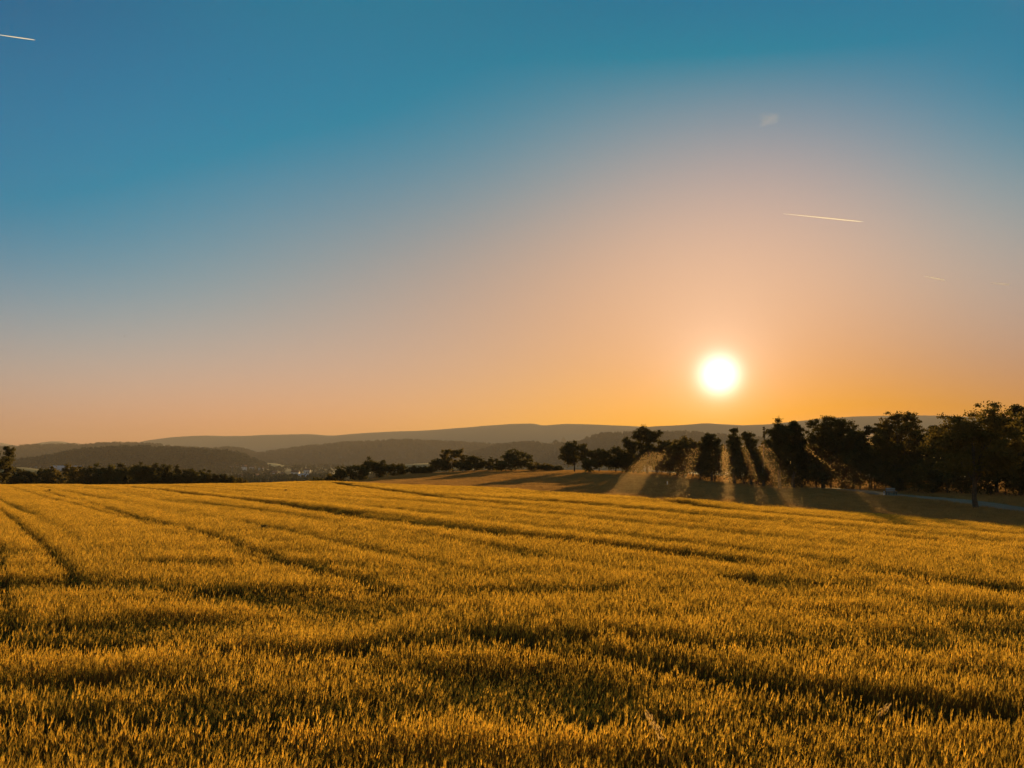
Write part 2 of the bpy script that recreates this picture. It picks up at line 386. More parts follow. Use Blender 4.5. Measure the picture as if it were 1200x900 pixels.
def track_mask(x, y, seed=5):
    """1 where the crop stands full, less towards a track, 0 on it."""
    k = np.ones(len(x)); brk = value_noise(x * .9, y * .9, seed); wob = value_noise(x * 2.1, y * 2.1, seed + 1)
    for pl, wd, solid in TP:
        dmin = np.full(len(x), 1e9)
        for a, b in zip(pl[:-1], pl[1:]):
            ab = b - a; L2 = (ab ** 2).sum() + 1e-9
            tt = np.clip(((x - a[0]) * ab[0] + (y - a[1]) * ab[1]) / L2, 0, 1)
            dmin = np.minimum(dmin, np.hypot(x - a[0] - tt * ab[0], y - a[1] - tt * ab[1]))
        hw = wd * (.42 + .22 * wob)
        on = (dmin < hw) & (brk < solid * 1.05 + .02)
        ed = min(.14, .35 * wd)
        edge = (dmin < hw + ed) & (brk < solid * 1.05 + .02)
        k[edge] = np.minimum(k[edge], .72 + .28 * np.clip((dmin[edge] - hw[edge]) / ed, 0, 1))
        k[on] = 0
    return k
EN = np.array([.87, .49])           # outward normal of the crop's far edge
def in_wheat(x, y):
    e = EN[0] * x + EN[1] * (y - 89.0)
    e = e + (value_noise(x * .15, y * .15, 9) - .5) * 1.2
    return (e < 0) & (y < 165)
pts, rots, scls, var = [], [], [], []
def lay(y0, y1, cell, v0, nv):
    ys = np.arange(y0, y1, cell); XS, YS = [], []
    for y in ys:
        xs = np.arange(-.56 * y - 7, .56 * y + 7, cell); XS.append(xs); YS.append(np.full(len(xs), y))
    x = np.concatenate(XS); y = np.concatenate(YS)
    x = x + rng.uniform(-.5, .5, len(x)) * cell; y = y + rng.uniform(-.5, .5, len(y)) * cell
    ok = in_wheat(x, y); x, y = x[ok], y[ok]
    tm = track_mask(x, y); ok = tm > 0; x, y, tm = x[ok], y[ok], tm[ok]
    # long soft waves in the crop's height, along the drill rows, and small hollows
    u = x * -.49 + y * .87; s = x * .87 + y * .49
    h = 1 + .07 * (value_noise(u * .12, s * .7, 21) - .5) + (.12 * np.clip((34 - y) / 16, .35, 1)) * (value_noise(x * .55, y * 1.1, 22) - .5) + .09 * (value_noise(x * 2.2, y * 2.2, 23) - .5)
    hol = value_noise(x * .45 + 7, y * 1.3, 24); h = h - .20 * np.clip((hol - .64) / .2, 0, 1) * np.clip((26 - y) / 10, 0, 1)
    h = h + .20 * np.clip((y - 14) / 14, 0, 1) * (value_noise(u * .02, s * .85, 27) - .5)
    row = np.clip(np.cos(6.2832 * (s + .5 * value_noise(u * .03, s * 0, 28)) / 2.9), 0, 1) ** 8
    h = h - .22 * row * np.clip((y - 14) / 10, 0, 1) * np.clip((value_noise(u * .10, s * .33, 29) - .25) / .4, 0, 1)
    h = h * tm * np.clip(rng.normal(1, .03, len(x)), .9, 1.1)
    n = len(x); z = ground(x, y) - .01
    pts.append(np.stack([x, y, z], -1)); rots.append(np.stack([rng.normal(0, .03, n), rng.normal(0, .03, n), rng.uniform(-.5, .5, n)], -1))
    scls.append(np.stack([np.ones(n), np.ones(n), h], -1)); var.append(v0 + rng.integers(0, nv, n))
lay(2.5, 24, .13, 0, 8)
lay(24, 60, .16, 8, 6)
lay(60, 165, .25, 14, 6)
scatter("wheat", np.vstack(pts), np.vstack(rots), np.vstack(scls), np.concatenate(var), near_src + mid_src + far_src,
        "ripe golden wheat field glowing in low evening sun")

# ------------------------------------------------------------------ meadow grass
m_grass = mat("dry_grass", (.36, .20, .06), .9, .4, rnd=.3)
def grass_tuft(rad, n, rng, h0):
    V, Q = [], []; nv = 0
    for _ in range(n):
        a = rng.uniform(0, 2 * math.pi); r = rad * math.sqrt(rng.uniform()); b = np.array([r * math.cos(a), r * math.sin(a), 0])
        th = rng.uniform(0, math.pi); sd_ = np.array([math.cos(th), math.sin(th), 0]); hh = h0 * rng.uniform(.5, 1.2)
        l_ = rng.normal(0, .35, 2) * hh
        v, q = ribbon([b, b + np.array([l_[0] * .3, l_[1] * .3, hh * .6]), b + np.array([l_[0], l_[1], hh])], [.02, .016, .004], sd_)
        V.append(v); Q.append(q + nv); nv += len(v)
    return mesh_np("grass_tuft", np.vstack(V), np.vstack(Q), mats=[m_grass])
gsrc = [grass_tuft(.45, 45, rng, .22) for _ in range(5)]
def ROAD_X(y): return 45.9 + .0 * y
xs, ys = np.meshgrid(np.arange(-48, 92, .62), np.arange(36, 245, .62)); x = xs.ravel() + rng.uniform(-.3, .3, xs.size); y = ys.ravel() + rng.uniform(-.3, .3, xs.size)
ok = (EN[0] * x + EN[1] * (y - 89.0) > .5) & (np.abs(x) < .56 * y + 6) & ~((np.abs(x - ROAD_X(y)) < 2.0) & (y < 150)); x, y = x[ok], y[ok]
n = len(x)
scatter("meadow_grass", np.stack([x, y, ground(x, y)], -1), np.stack([np.zeros(n), np.zeros(n), rng.uniform(0, 6.28, n)], -1),
        np.stack([np.ones(n)] * 2 + [.6 + .9 * value_noise(x * .2, y * .2, 31)], -1), rng.integers(0, 5, n), gsrc, "dry brownish meadow grass beyond the wheat")

# ------------------------------------------------------------------ road
m_road = mat("pale_gravel_road", (.17, .135, .095), .95, noise=(1.5, (.23, .18, .13)))
yy = np.arange(52, 152, 1.0); V = []
for q in yy:
    for k, off in enumerate(np.linspace(-1.75, 1.75, 6)):
        xx = ROAD_X(q) + off; V.append((xx, q, gz(ROAD_X(q), q) + .06 + (.04 if 0 < k < 5 else -.02)))
Q = [(i * 6 + k, i * 6 + k + 1, i * 6 + k + 7, i * 6 + k + 6) for i in range(len(yy) - 1) for k in range(5)]
tag(link("road", mesh_np("road", V, Q, mats=[m_road], smooth=True)), kind="structure", label="narrow pale gravel lane along the wood")

# ------------------------------------------------------------------ far hills
def hill(name, prof, D, front, back, base, m, kind="structure", rough=0.0, seed=1, label=None):
    """A ridge at distance D whose crest follows prof = [(photo column, photo row)]."""
    prof = np.array(prof, float)
    px = np.arange(prof[0, 0], prof[-1, 0] + .01, max(1.2, (prof[-1, 0] - prof[0, 0]) / 260)); py = np.interp(px, prof[:, 0], prof[:, 1])
    ker = np.array([1, 2, 3, 2, 1]) / 9.0; py[2:-2] = np.convolve(py, ker, "valid")
    nx = len(px); K = 15; V = np.zeros((K, nx, 3))
    zc = (YH - py) / F * D
    fade = np.clip(np.minimum(np.arange(nx), np.arange(nx)[::-1]) / 6.0, 0, 1)
    for k in range(K):
        s = k / (K - 1)
        y = D - front + (front + back) * s
        c = s * (front + back) / front if s * (front + back) < front else 1 - (s * (front + back) - front) / back
        sh = .5 - .5 * math.cos(math.pi * min(1, c))
        zx = base + (zc - base) * sh
        xx = (px - 600) / F * D
        nz = (value_noise(xx / (D * .02), np.full(nx, y) / (D * .02), seed) - .5) * rough * math.sin(math.pi * min(1, c)) 
        V[k, :, 0] = xx; V[k, :, 1] = y; V[k, :, 2] = zx + nz
    i, j = np.meshgrid(np.arange(K - 1), np.arange(nx - 1), indexing="ij")
    f = np.stack([i * nx + j, i * nx + j + 1, (i + 1) * nx + j + 1, (i + 1) * nx + j], -1).reshape(-1, 4)
    o = tag(link(name, mesh_np(name, V.reshape(-1, 3), f, mats=[m], smooth=True)), kind=kind, label=label)
    return V
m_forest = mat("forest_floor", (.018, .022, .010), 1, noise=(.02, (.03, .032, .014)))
m_mount = mat("mountain_haze_tint", (.17, .12, .07), 1, noise=(.0012, (.23, .16, .095)))  # base colour lightened to stand in for haze over the far ridges
m_field = mat("stubble_field", (.42, .29, .11), 1, noise=(.02, (.34, .25, .10)))
m_pasture = mat("pasture", (.15, .13, .05), 1, noise=(.02, (.22, .17, .06)))
WD = []   # woodland points: (V grid, coverage)
hill("mountain", [(-150,521),(-60,517),(0,518.5),(12,521),(30,526),(42,524),(50,519),(60,517),(75,517.5),(90,521),(110,526)], 8600, 900, 900, 0, m_mount, rough=22, seed=2)
hill("mountain", [(140,530),(160,521.5),(175,517),(190,514),(207,512),(225,511),(245,510.5),(262,511),(290,510.8),(310,509.5),(340,509),(365,508.5),(390,510.5),(410,509),(435,507),(460,506),(490,505),(520,503),(545,501),(565,499),(590,497.5),(610,496.5),(625,496),(637,499),(645,498),(665,496.5),(690,497.5),(720,498.5),(760,500.5),(800,503),(860,506)], 8000, 1100, 1000, 0, m_mount, rough=28, seed=3)
hill("mountain", [(660,512),(700,505),(740,502),(770,499.5),(800,498),(825,496),(840,497),(870,498.5),(900,497),(930,494),(960,491),(1000,488),(1050,487),(1100,487),(1150,490),(1200,492),(1300,496),(1400,504)], 7000, 1100, 1000, 0, m_mount, rough=28, seed=4)
TH = 12.0   # trees on the hills stand about this high: lower the ground under them
def wooded(name, prof, D, front, back, base, dens, th=TH, seed=1):
    pr = [(a, b + th / D * F * .8) for a, b in prof]
    V = hill(name, pr, D, front, back, base, m_forest, rough=D * .004, seed=seed)
    WD.append((V, dens, th))
wooded("hill", [(-60,529),(-30,525),(0,524.5),(30,522),(60,521),(95,520.5),(105,521),(125,519),(150,518.5),(185,520.5),(200,523),(240,525.5),(270,524),(288,526.5),(301,532),(312,541)], 4200, 600, 500, -16, 3600, seed=6)
wooded("hill", [(18,549),(45,541),(60,537),(90,530),(110,526.5),(140,524.5),(180,524.5),(215,526),(245,528),(275,530),(283,535),(300,544)], 2350, 420, 350, -26, 2600, seed=7)
wooded("hill", [(296,546),(310,533),(335,527),(360,523),(390,520),(420,518),(450,516),(475,515.5),(500,516),(530,518),(560,519),(590,521),(620,523),(660,526),(700,531),(760,540)], 4500, 900, 700, -14, 6000, seed=8)
wooded("hill", [(545,534),(565,526),(583,521.5),(600,519),(615,518),(628,517.5),(637,520.5),(650,520),(665,518.5),(680,517.5),(690,513),(697,509.5),(710,508),(740,507),(765,506),(800,506),(830,508),(870,511),(920,516),(1000,522),(1100,530)], 3700, 700, 600, -14, 5200, seed=9)
hill("field", [(215,545),(228,540.5),(245,539),(262,539.5),(300,541),(322,543),(345,547)], 2750, 250, 120, -26, m_field, label="pale stubble strip below the wooded hill")
hill("field", [(455,549),(468,545.5),(485,543.5),(505,543),(530,545),(560,549)], 1900, 260, 150, -28, m_pasture, label="green yellow pasture strip behind the hedge trees")
hill("field", [(-30,546),(10,547),(30,548),(45,550),(62,553),(75,557)], 1150, 200, 120, -34, m_pasture, label="brown grassy slope behind the leftmost hedge")

# woodland on the hills and in the valley: one mass of small crowns
def crown_blob(rng, conifer):
    V, Q = [], []; nv = 0
    for _ in range(46):
        if conifer:
            z = rng.uniform(.1, 1); rr_ = .26 * (1 - z) + .02
        else:
            z = rng.uniform(.12, 1); rr_ = .42 * math.sqrt(max(.02, 1 - ((z - .55) / .47) ** 2))
        a = rng.uniform(0, 6.28); p = np.array([rr_ * math.cos(a), rr_ * math.sin(a), z]) * np.array([1, 1, 1])
        d1 = rng.normal(0, 1, 3); d1 /= np.linalg.norm(d1); d2 = np.cross(d1, rng.normal(0, 1, 3)); d2 /= np.linalg.norm(d2); s = .13
        V.append(np.array([p - d1 * s, p - d2 * s, p + d1 * s, p + d2 * s])); Q.append(np.array([[0, 1, 2, 3]]) + nv); nv += 4
    return mesh_np("far_crown", np.vstack(V), np.vstack(Q), mats=[m_leaf_far])
m_leaf_far = mat("far_leaves", (.035, .04, .016), 1, .15, rnd=.35)
fsrc = [crown_blob(rng, c) for c in (False, False, False, False, True, True)]
P_, S_ = [], []
for V, cnt, th in WD:
    K, nx, _ = V.shape
    ci = rng.uniform(0, nx - 1.001, cnt); k = rng.uniform(1.0, K * .72, cnt)
    a = ci.astype(int); b = k.astype(int); fa = (ci - a)[:, None]; fb = (k - b)[:, None]
    p = (V[b, a] * (1 - fa) + V[b, a + 1] * fa) * (1 - fb) + (V[b + 1, a] * (1 - fa) + V[b + 1, a + 1] * fa) * fb
    P_.append(p); S_.append(th * rng.uniform(.7, 1.35, cnt))
# valley trees
cnt = 9000
px = rng.uniform(-40, 640, cnt); D = np.exp(rng.uniform(math.log(700), math.log(3600), cnt)); x = (px - 600) / F * D; z = ground(x, D)
ok = (value_noise(x / 130, D / 90, 41) > .50) ; x, D, z = x[ok], D[ok], z[ok]
P_.append(np.stack([x, D, z], -1)); S_.append(rng.uniform(5, 12, len(x)))
P_ = np.vstack(P_); S_ = np.concatenate(S_)
wmul = rng.uniform(.8, 1.25, len(S_))
scatter("woodland", P_, np.stack([np.zeros(len(P_))] * 2 + [rng.uniform(0, 6.28, len(P_))], -1), np.stack([S_ * wmul, S_ * wmul, S_], -1),
        rng.integers(0, 6, len(P_)), fsrc, "dark far woods on the hills and valley floor")

# ------------------------------------------------------------------ trees and shrubs
m_bark = mat("bark", (.10, .075, .05), .95, noise=(6, (.05, .04, .03)))
LEAFS = [mat("leaves_dark", (.075, .060, .015), .8, .45, rnd=.2), mat("leaves_olive", (.11, .078, .017), .8, .5, rnd=.2), mat("leaves_green", (.085, .07, .018), .8, .45, rnd=.2)]
def crown_mesh(Wd, z0, z1, rng, style, leaf, nleaf, m):
    """Leaf-sized faces gathered in clumps through the crown's volume."""
    H = z1 - z0; cz = (z0 + z1) / 2
    cl = []; flat = .75
    if style == "conifer":
        for k in range(46):
            h = rng.uniform(0, 1) ** .8; rad = (1 - h) * Wd * .42 * rng.uniform(.5, 1.1); a = rng.uniform(0, 6.28)
            cl.append((np.array([rad * math.cos(a), rad * math.sin(a), z0 + h * H * .97 - rad * .15]), max(.045 * Wd, .16 * Wd * (1 - h) + .02 * Wd)))
    else:
        # main boughs on an uneven shell, each carrying smaller sprays
        nm, ns, flat = {"round": (16, 7, .8), "oak": (20, 9, .55), "loose": (15, 8, .7), "shrub": (10, 6, .85)}[style]
        lop = rng.uniform(.75, 1.15, 6)
        for k in range(nm):
            a = 6.28 * (k * .618 + rng.uniform(-.06, .06)); t = (k + .5) / nm
            el_ = {"shrub": -.15, "loose": -.75}.get(style, -.6) + (.94 - {"shrub": -.15, "loose": -.75}.get(style, -.6)) * t
            rad = math.sqrt(max(0, 1 - el_ * el_)) * lop[k % 6]
            sh = rng.uniform(.58, .8)
            c = np.array([rad * math.cos(a) * Wd * .5 * sh, rad * math.sin(a) * Wd * .5 * sh, cz + el_ * H * .5 * (sh + .16)])
            R = min(.42 * Wd, .34 * H, (.6 * Wd + .4 * H) * (.20 if style != "loose" else .175)) * rng.uniform(.8, 1.2)
            cl.append((c, R * .62))
            for j in range(ns):
                d = rng.normal(0, 1, 3); d /= np.linalg.norm(d); d[2] *= flat
                p = c + d * R * rng.uniform(.45, .95)
                cl.append((p, R * rng.uniform(.26, .5)))
        if style != "loose":
            for k in range(7): cl.append((np.array([rng.uniform(-.2, .2) * Wd, rng.uniform(-.2, .2) * Wd, cz + rng.uniform(-.35, .25) * H]), Wd * .2))
        else:
            for k in range(3): cl.append((np.array([rng.uniform(-.15, .15) * Wd, rng.uniform(-.15, .15) * Wd, cz + rng.uniform(-.4, .1) * H]), Wd * .17))
    V = []
    rs = np.array([r for _, r in cl]); share = rs ** 1.7 / (rs ** 1.7).sum()
    for (p, r), sh in zip(cl, share):
        k = max(6, int(nleaf * sh))
        d = rng.normal(0, 1, (k, 3)); d /= np.linalg.norm(d, axis=1)[:, None]
        rad = r * np.clip(np.abs(rng.normal(.55, .32, (k, 1))), 0, 1.5) * np.array([[1.1, 1.1, flat]])
        c = p + d * rad
        a = rng.normal(0, 1, (k, 3)); a /= np.linalg.norm(a, axis=1)[:, None]
        b = np.cross(a, rng.normal(0, 1, (k, 3))); b /= np.linalg.norm(b, axis=1)[:, None]
        s = leaf * rng.uniform(.5, 1.25, (k, 1))
        V.append(np.stack([c - a * s, c - b * s * .6, c + a * s, c + b * s * .6], 1))
    V = np.vstack(V); n = len(V)
    return mesh_np("crown", V.reshape(-1, 3), np.arange(n * 4).reshape(-1, 4), mats=[m]), cl

def tree(name, cat, label, px, ytop, wpx, D, style, rng, clear=.18, group=None, leaf=None, dens=1.0, mi=None):
    x, y = at(px, D); zb = gz(x, y)
    Ht = (YH - ytop) / F * D - zb; Wd = wpx / F * D
    e = empty(name, (x, y, zb)); tag(e, label, cat, group)
    z0 = Ht * clear; lf = leaf or max(.13, D * .00095)
    area = Wd * Ht
    nleaf = int(min(20000, max(1200, dens * 6.2 * area / (lf * lf))))
    cm, cl = crown_mesh(Wd, z0, Ht, rng, style, lf, nleaf, LEAFS[rng.integers(0, 3) if mi is None else mi])
    mb = MB()
    r0 = max(.05, Ht * .022) if style != "shrub" else max(.04, Ht * .015)
    top = np.array([rng.normal(0, .03) * Ht, rng.normal(0, .03) * Ht, Ht * (.8 if style != "conifer" else .96)])
    kp = [np.array([0, 0, -.3]), np.array([rng.normal(0, .01) * Ht, 0, Ht * .12]), top * .45 + np.array([rng.normal(0, .012) * Ht, 0, 0]), top]
    mb.tube(kp, [r0 * 1.45, r0, r0 * .7, r0 * .12], 8)
    if style != "conifer":
        for (p, r) in sorted(cl, key=lambda c: -c[1])[:9 if style != "shrub" else 5]:
            s = kp[0] + (kp[2] - kp[0]) * rng.uniform(.6, 1.0) if style != "shrub" else np.array([0, 0, .05])
            mb.tube([s, (s + p) / 2 + np.array([0, 0, .04 * Ht]), p], [r0 * .45, r0 * .28, r0 * .08], 5)
    mb.build("trunk" if style != "shrub" else "stem", m_bark, e, smooth=True)
    link("crown" if style != "shrub" else "foliage", cm, e)
    return e

rg = np.random.default_rng(5)
WOOD = "trees of the wood beside the lane"
T = [  # label, px, ytop, wpx, D, style, clear
 ("tall spreading tree with bare lower trunk standing alone in front of the pale lane", 1144, 477, 122, 91, "oak", .24),
 ("tall wispy tree at the right end of the wood, behind the lone lane tree", 1196, 474, 62, 112, "loose", .08),
 ("leafy tree tucked right behind the crown of the lone lane tree", 1168, 489, 60, 119, "round", .15),
 ("short open tree filling the gap left of the lone lane tree", 1094, 497, 44, 124, "loose", .08),
 ("tall tree with a domed top midway along the wood, left of the lone lane tree", 1054, 479, 62, 128, "oak", .15),
 ("narrow ragged tree just left of the domed tree of the wood", 1020, 494, 38, 134, "loose", .08),
 ("narrow tree with a flat top between two wider crowns of the wood", 1000, 499, 34, 140, "loose", .08),
 ("broad tree with an open lacy top near the middle of the wood", 988, 488, 44, 146, "round", .1),
 ("broad high tree forming the left shoulder of the wood", 965, 484, 50, 143, "oak", .1),
 ("pale trunked tree at the left shoulder of the wood, leaning out over the meadow", 930, 490, 27, 141, "round", .15),
 ("small round tree right beside the pointed conifer", 914, 492, 27, 136, "round", .10),
 ("dark pointed conifer rising between round trees below the sun", 895, 497, 17, 149, "conifer", .03),
 ("leafy tree directly left of the pointed conifer", 880, 504, 17, 153, "round", .05),
 ("bushy tree right under the sun", 861, 501, 20, 157, "round", .05),
 ("dense low tree left of the bushy one under the sun", 834, 507, 34, 162, "round", .05),
 ("small rounded tree at the left end of the wood", 803, 512, 42, 170, "round", .05),
 ("airy spreading tree with lacy top standing above the meadow rise", 759, 500, 60, 186, "loose", .14),
 ("low round tree between the airy tree and the dome shaped tree", 722, 525, 40, 192, "round", .10),
 ("small tree close to the right of the dome shaped tree", 702, 526, 30, 196, "round", .10),
 ("dense dome shaped tree on a short clear trunk on the meadow rise", 673, 518, 40, 196, "round", .20),
 ("squat tree between the airy tree and the wood", 785, 517, 40, 182, "round", .10),
 ("tall ragged tree at the left of the clump on the grassy knoll", 531, 526, 40, 213, "loose", .10),
 ("low bushy tree at the foot of the ragged knoll tree", 515, 538, 26, 211, "round", .08),
 ("middle tree of the clump on the grassy knoll", 556, 535, 34, 214, "round", .08),
 ("slim tree in the dip of the knoll clump", 577, 537, 26, 217, "loose", .08),
 ("wide rounded tree at the right of the clump on the grassy knoll", 604, 529, 44, 214, "round", .08),
 ("leafy tree at the left picture edge, taller than the hedge beside it", -6, 522, 56, 152, "loose", .10),
]
for k, (lb, px, yt, wp, D, st, cl_) in enumerate(T):
    tree("pine_tree" if st == "conifer" else "tree", "tree", lb, px, yt, wp, D, st, rg, cl_, WOOD if px > 790 else None, mi=(1 if k == 0 else None), dens=2.3 if k == 0 else 1.7 if 790 < px < 935 else 1.0)
BK = [(1242,478,84,108),(1215,492,70,126),(1150,500,70,146),(1112,503,66,142),(1078,507,66,150),(1040,503,60,154),(1010,508,60,160),(968,508,60,163),(936,516,60,166),(905,517,50,172),(868,527,52,176),(838,521,46,178),(812,525,46,180),(783,529,46,186)]
for k, (px, yt, wp, D) in enumerate(BK):
    tree("tree", "tree", "dark tree in the shaded back row of the wood, number seen only between the front crowns".replace(", number", ","), px, yt, wp, D, "round", rg, .08, "back row trees of the wood", dens=1.2)
# undergrowth along the wood's foot
ordn = "first second third fourth fifth sixth seventh eighth ninth tenth eleventh twelfth thirteenth fourteenth fifteenth sixteenth seventeenth eighteenth nineteenth twentieth twenty-first twenty-second twenty-third twenty-fourth twenty-fifth twenty-sixth".split()
px = 1212; k = 0
while px > 790 and k < 26:
    D = np.interp(px, [790, 850, 930, 1000, 1100, 1212], [176, 160, 146, 138, 121, 108]); x, y = at(px, D)
    hp = rg.uniform(32, 46); yb = YH - gz(x, y) / D * F
    tree("shrub", "shrub", "dark shrub at the foot of the wood, %s from the right" % ordn[k], px, yb - hp, rg.uniform(42, 54), D, "shrub", rg, .0, "shrubs along the foot of the wood", dens=.9)
    px -= 17.0; k += 1
def shrubs(lst, D, lab, group, seed):
    r_ = np.random.default_rng(seed)
    for k, (px, yt, wp) in enumerate(lst):
        tree("shrub", "shrub", lab % ordn[k], px, yt, wp, D + r_.uniform(-5, 5), "shrub", r_, .0, group)
shrubs([(24,547,40),(52,549,32),(70,546,38),(95,547,40),(122,545,42),(150,542.5,46),(170,541,46),(192,545,38),(212,548,36),(232,549,34),(248,553,30),(266,557,26),(280,559,20)], 186, "dark shrub behind the wheat crest, %s from the left in the long left hedge", "left hedge beyond the crest", 3)
shrubs([(372,560,22),(388,556,20),(402,547,28),(420,546,30),(441,540,42),(466,544,34),(488,547,30),(502,547,22)], 196, "dark bush in the hollow left of the knoll, %s from the left", "bushes in the hollow", 4)
shrubs([(624,543,24),(638,545,26),(652,546,24),(545,541,26),(588,541,24)], 210, "low bush among the knoll trees, %s of its kind", "low bushes on the knoll", 6)
shrubs([(690,537,24),(735,531,30),(770,527,34),(742,536,30),(795,530,34)], 190, "low bush under the meadow rise trees, %s of its kind", "low bushes on the meadow rise", 7)
# two trees standing alone on the far ridge
for lb, px, yt, wp in (("lone round tree on the bare part of the hazy ridge", 651, 515.5, 7), ("lone tree on the hazy ridge next to the wooded hilltop", 688, 511, 7)):
    D = 3680; x, y = at(px, D); e = empty("tree", (x, y, (YH - 522) / F * D)); tag(e, lb, "tree", "lone trees on the ridge")
    h = (522 - yt) / F * D; cm, _ = crown_mesh(wp / F * D, h * .15, h, rg, "round", 1.6, 500, LEAFS[0])
    link("crown", cm, e); MB().tube([(0, 0, -6), (0, 0, h * .7)], [.8, .3]).build("trunk", m_bark, e)

# ------------------------------------------------------------------ bench, posts
m_wood = mat("weathered_wood", (.30, .30, .29), .6, spec=.4); m_white = mat("white_paint", (.8, .8, .8), .6); m_post = mat("dark_metal", (.05, .05, .05), .5)
x, y = at(1045, 119); e = empty("park_bench", (x, y, gz(x, y)), math.radians(12)); tag(e, "weathered grey bench on the grass verge between the lane and the wood", "bench")
MB().box(-.62, .62, -.25, .2, .42, .47).build("seat", m_wood, e)
b = MB(); b.box(-.62, .62, .22, .26, .55, .70); b.box(-.62, .62, .235, .275, .74, .90); b.build("backrest", m_wood, e)
for sx in (-.5, .5):
    q = MB(); q.box(sx - .04, sx + .04, -.22, -.15, -.05, .418); q.box(sx - .04, sx + .04, .28, .33, -.05, .92); q.box(sx - .035, sx + .035, -.15, .28, .36, .417); q.build("leg", m_post, e)
for lb, px, D, h in (("thin white marker post beside the pale lane", 1036, 118, .6), ("thin white marker post standing in the shaded meadow below the sun", 782, 140, .55)):
    x, y = at(px, D); e = empty("marker_post", (x, y, gz(x, y))); tag(e, lb, "post")
    q = MB(); q.tube([(0, 0, -.2), (0, 0, h - .1), (0, 0, h)], [.06, .06, .02], 8); q.build("shaft", m_white, e)
    MB().tube([(0, 0, h - .28), (0, 0, h - .18)], [.062, .062], 8).build("band", m_post, e)

# ------------------------------------------------------------------ valley houses
m_wall = mat("render_wall", (.62, .58, .52), .9); m_roof = mat("tile_roof", (.16, .09, .06), .9); m_blue = mat("blue_grey_metal", (.34, .42, .52), .5, spec=.5); m_pane = mat("window_glass", (.03, .04, .05), .15, spec=.6)
def house(px, D, wid, dep, hw, hr, rz, label, hall=False, lift=0):
    x, y = at(px, D); z = gz(x, y) + lift
    e = empty("industrial_hall" if hall else "house", (x, y, z), rz); tag(e, label, "building" if hall else "house", None if hall else "houses in the valley town")
    MB().box(-wid / 2, wid / 2, -dep / 2, dep / 2, -6, hw).build("wall", m_wall if not hall else m_blue, e)
    o = .5; a, b = wid / 2 + o, dep / 2 + o
    MB().add([(-a, -b, hw - .1), (a, -b, hw - .1), (a, b, hw - .1), (-a, b, hw - .1), (-a, 0, hw + hr), (a, 0, hw + hr)],
             [(0, 1, 5, 4), (2, 3, 4, 5), (0, 4, 3, 3), (1, 2, 5, 5), (0, 3, 2, 1)]).build("roof", m_roof if not hall else m_blue, e)
    for k in range(2 if not hall else 6):
        xx = (k + .5) / (2 if not hall else 6) * wid - wid / 2
        MB().box(xx - .7, xx + .7, -dep / 2 - .06, -dep / 2 + .05, hw * .45, hw * .45 + 1.4).build("window", m_pane, e)
house(79, 2000, 58, 30, 6, 2, .05, "long blue grey industrial hall in front of the near wooded hill", True, 6)
house(44, 2040, 24, 20, 5, 2, .05, "shorter blue grey hall left of the long one", True, 5)
house(132, 2080, 60, 30, 6, 2, -.04, "second pale hall right of the long blue one, above the hedge", True, 9)
house(356, 1330, 15, 12, 8, 1, .1, "pale blue block shaped building just above the wheat crest", True, 2)
rh = random.Random(4)
hs = [(232, 2200, 4), (240, 2150, 5), (249, 2250, 4), (256, 2180, 3), (264, 2220, 5), (271, 2150, 3), (279, 2230, 4), (286, 2160, 4), (296, 2200, 2), (306, 2120, 3),
      (284, 1400, 1), (291, 1380, 0), (299, 1420, 1), (306, 1370, 0), (313, 1410, 1), (322, 1390, 0), (330, 1430, 1), (340, 1380, 0), (346, 1600, 4), (440, 2300, 6), (360, 1900, 2), (322, 1700, 2), (33, 2300, 5)]
for px, D, lift in hs:
    house(px, D, rh.uniform(9, 14), rh.uniform(8, 10), rh.uniform(4.5, 6.5), rh.uniform(2.5, 4), rh.uniform(-.6, .6), "small pale walled house with brown roof in the hazy valley town", lift=lift)

# ------------------------------------------------------------------ contrails, birds
m_trail = mat("ice_cloud", (.86, .93, 1.0), 1, .62)
t = m_trail.node_tree; o_ = next(q for q in t.nodes if q.type == "OUTPUT_MATERIAL"); sh_ = o_.inputs[0].links[0].from_socket
tb = t.nodes.new("ShaderNodeBsdfTransparent"); ms = t.nodes.new("ShaderNodeMixShader"); ms.inputs[0].default_value = .5
t.links.new(tb.outputs[0], ms.inputs[1]); t.links.new(sh_, ms.inputs[2]); t.links.new(ms.outputs[0], o_.inputs[0])
def contrail(p0, p1, D, r, label):
    a = np.array([(p0[0] - 600) / F * D, D, (YH - p0[1]) / F * D]); b = np.array([(p1[0] - 600) / F * D, D * .97, (YH - p1[1]) / F * D * .97]); b[0] = (p1[0] - 600) / F * D * .97
    q = MB(); n = 24; tt = np.linspace(0, 1, n); rr_ = [r * (.12 + .88 * math.sin(math.pi * min(1, t_ * .95 + .03)) ** .5) * (.35 + .65 * t_) for t_ in tt]
    rr_[-1] = r * .05
    q.tube([a + (b - a) * t_ for t_ in tt], rr_, 8)
    tag(q.build("contrail", m_trail, smooth=True), label, "contrail", "contrails")
contrail((-14, 39), (42, 47), 12000, 7.5, "white contrail in the deep blue upper left sky")
contrail((918, 250.5), (1012, 260), 12000, 8.5, "longest contrail, pale streak above and right of the sun")
contrail((1082, 323.5), (1108, 328.5), 12500, 12, "short contrail right of the sun, left of the faintest one")
contrail((1160, 331.5), (1184, 333.5), 12500, 10, "faintest short contrail at the far right of the sky")
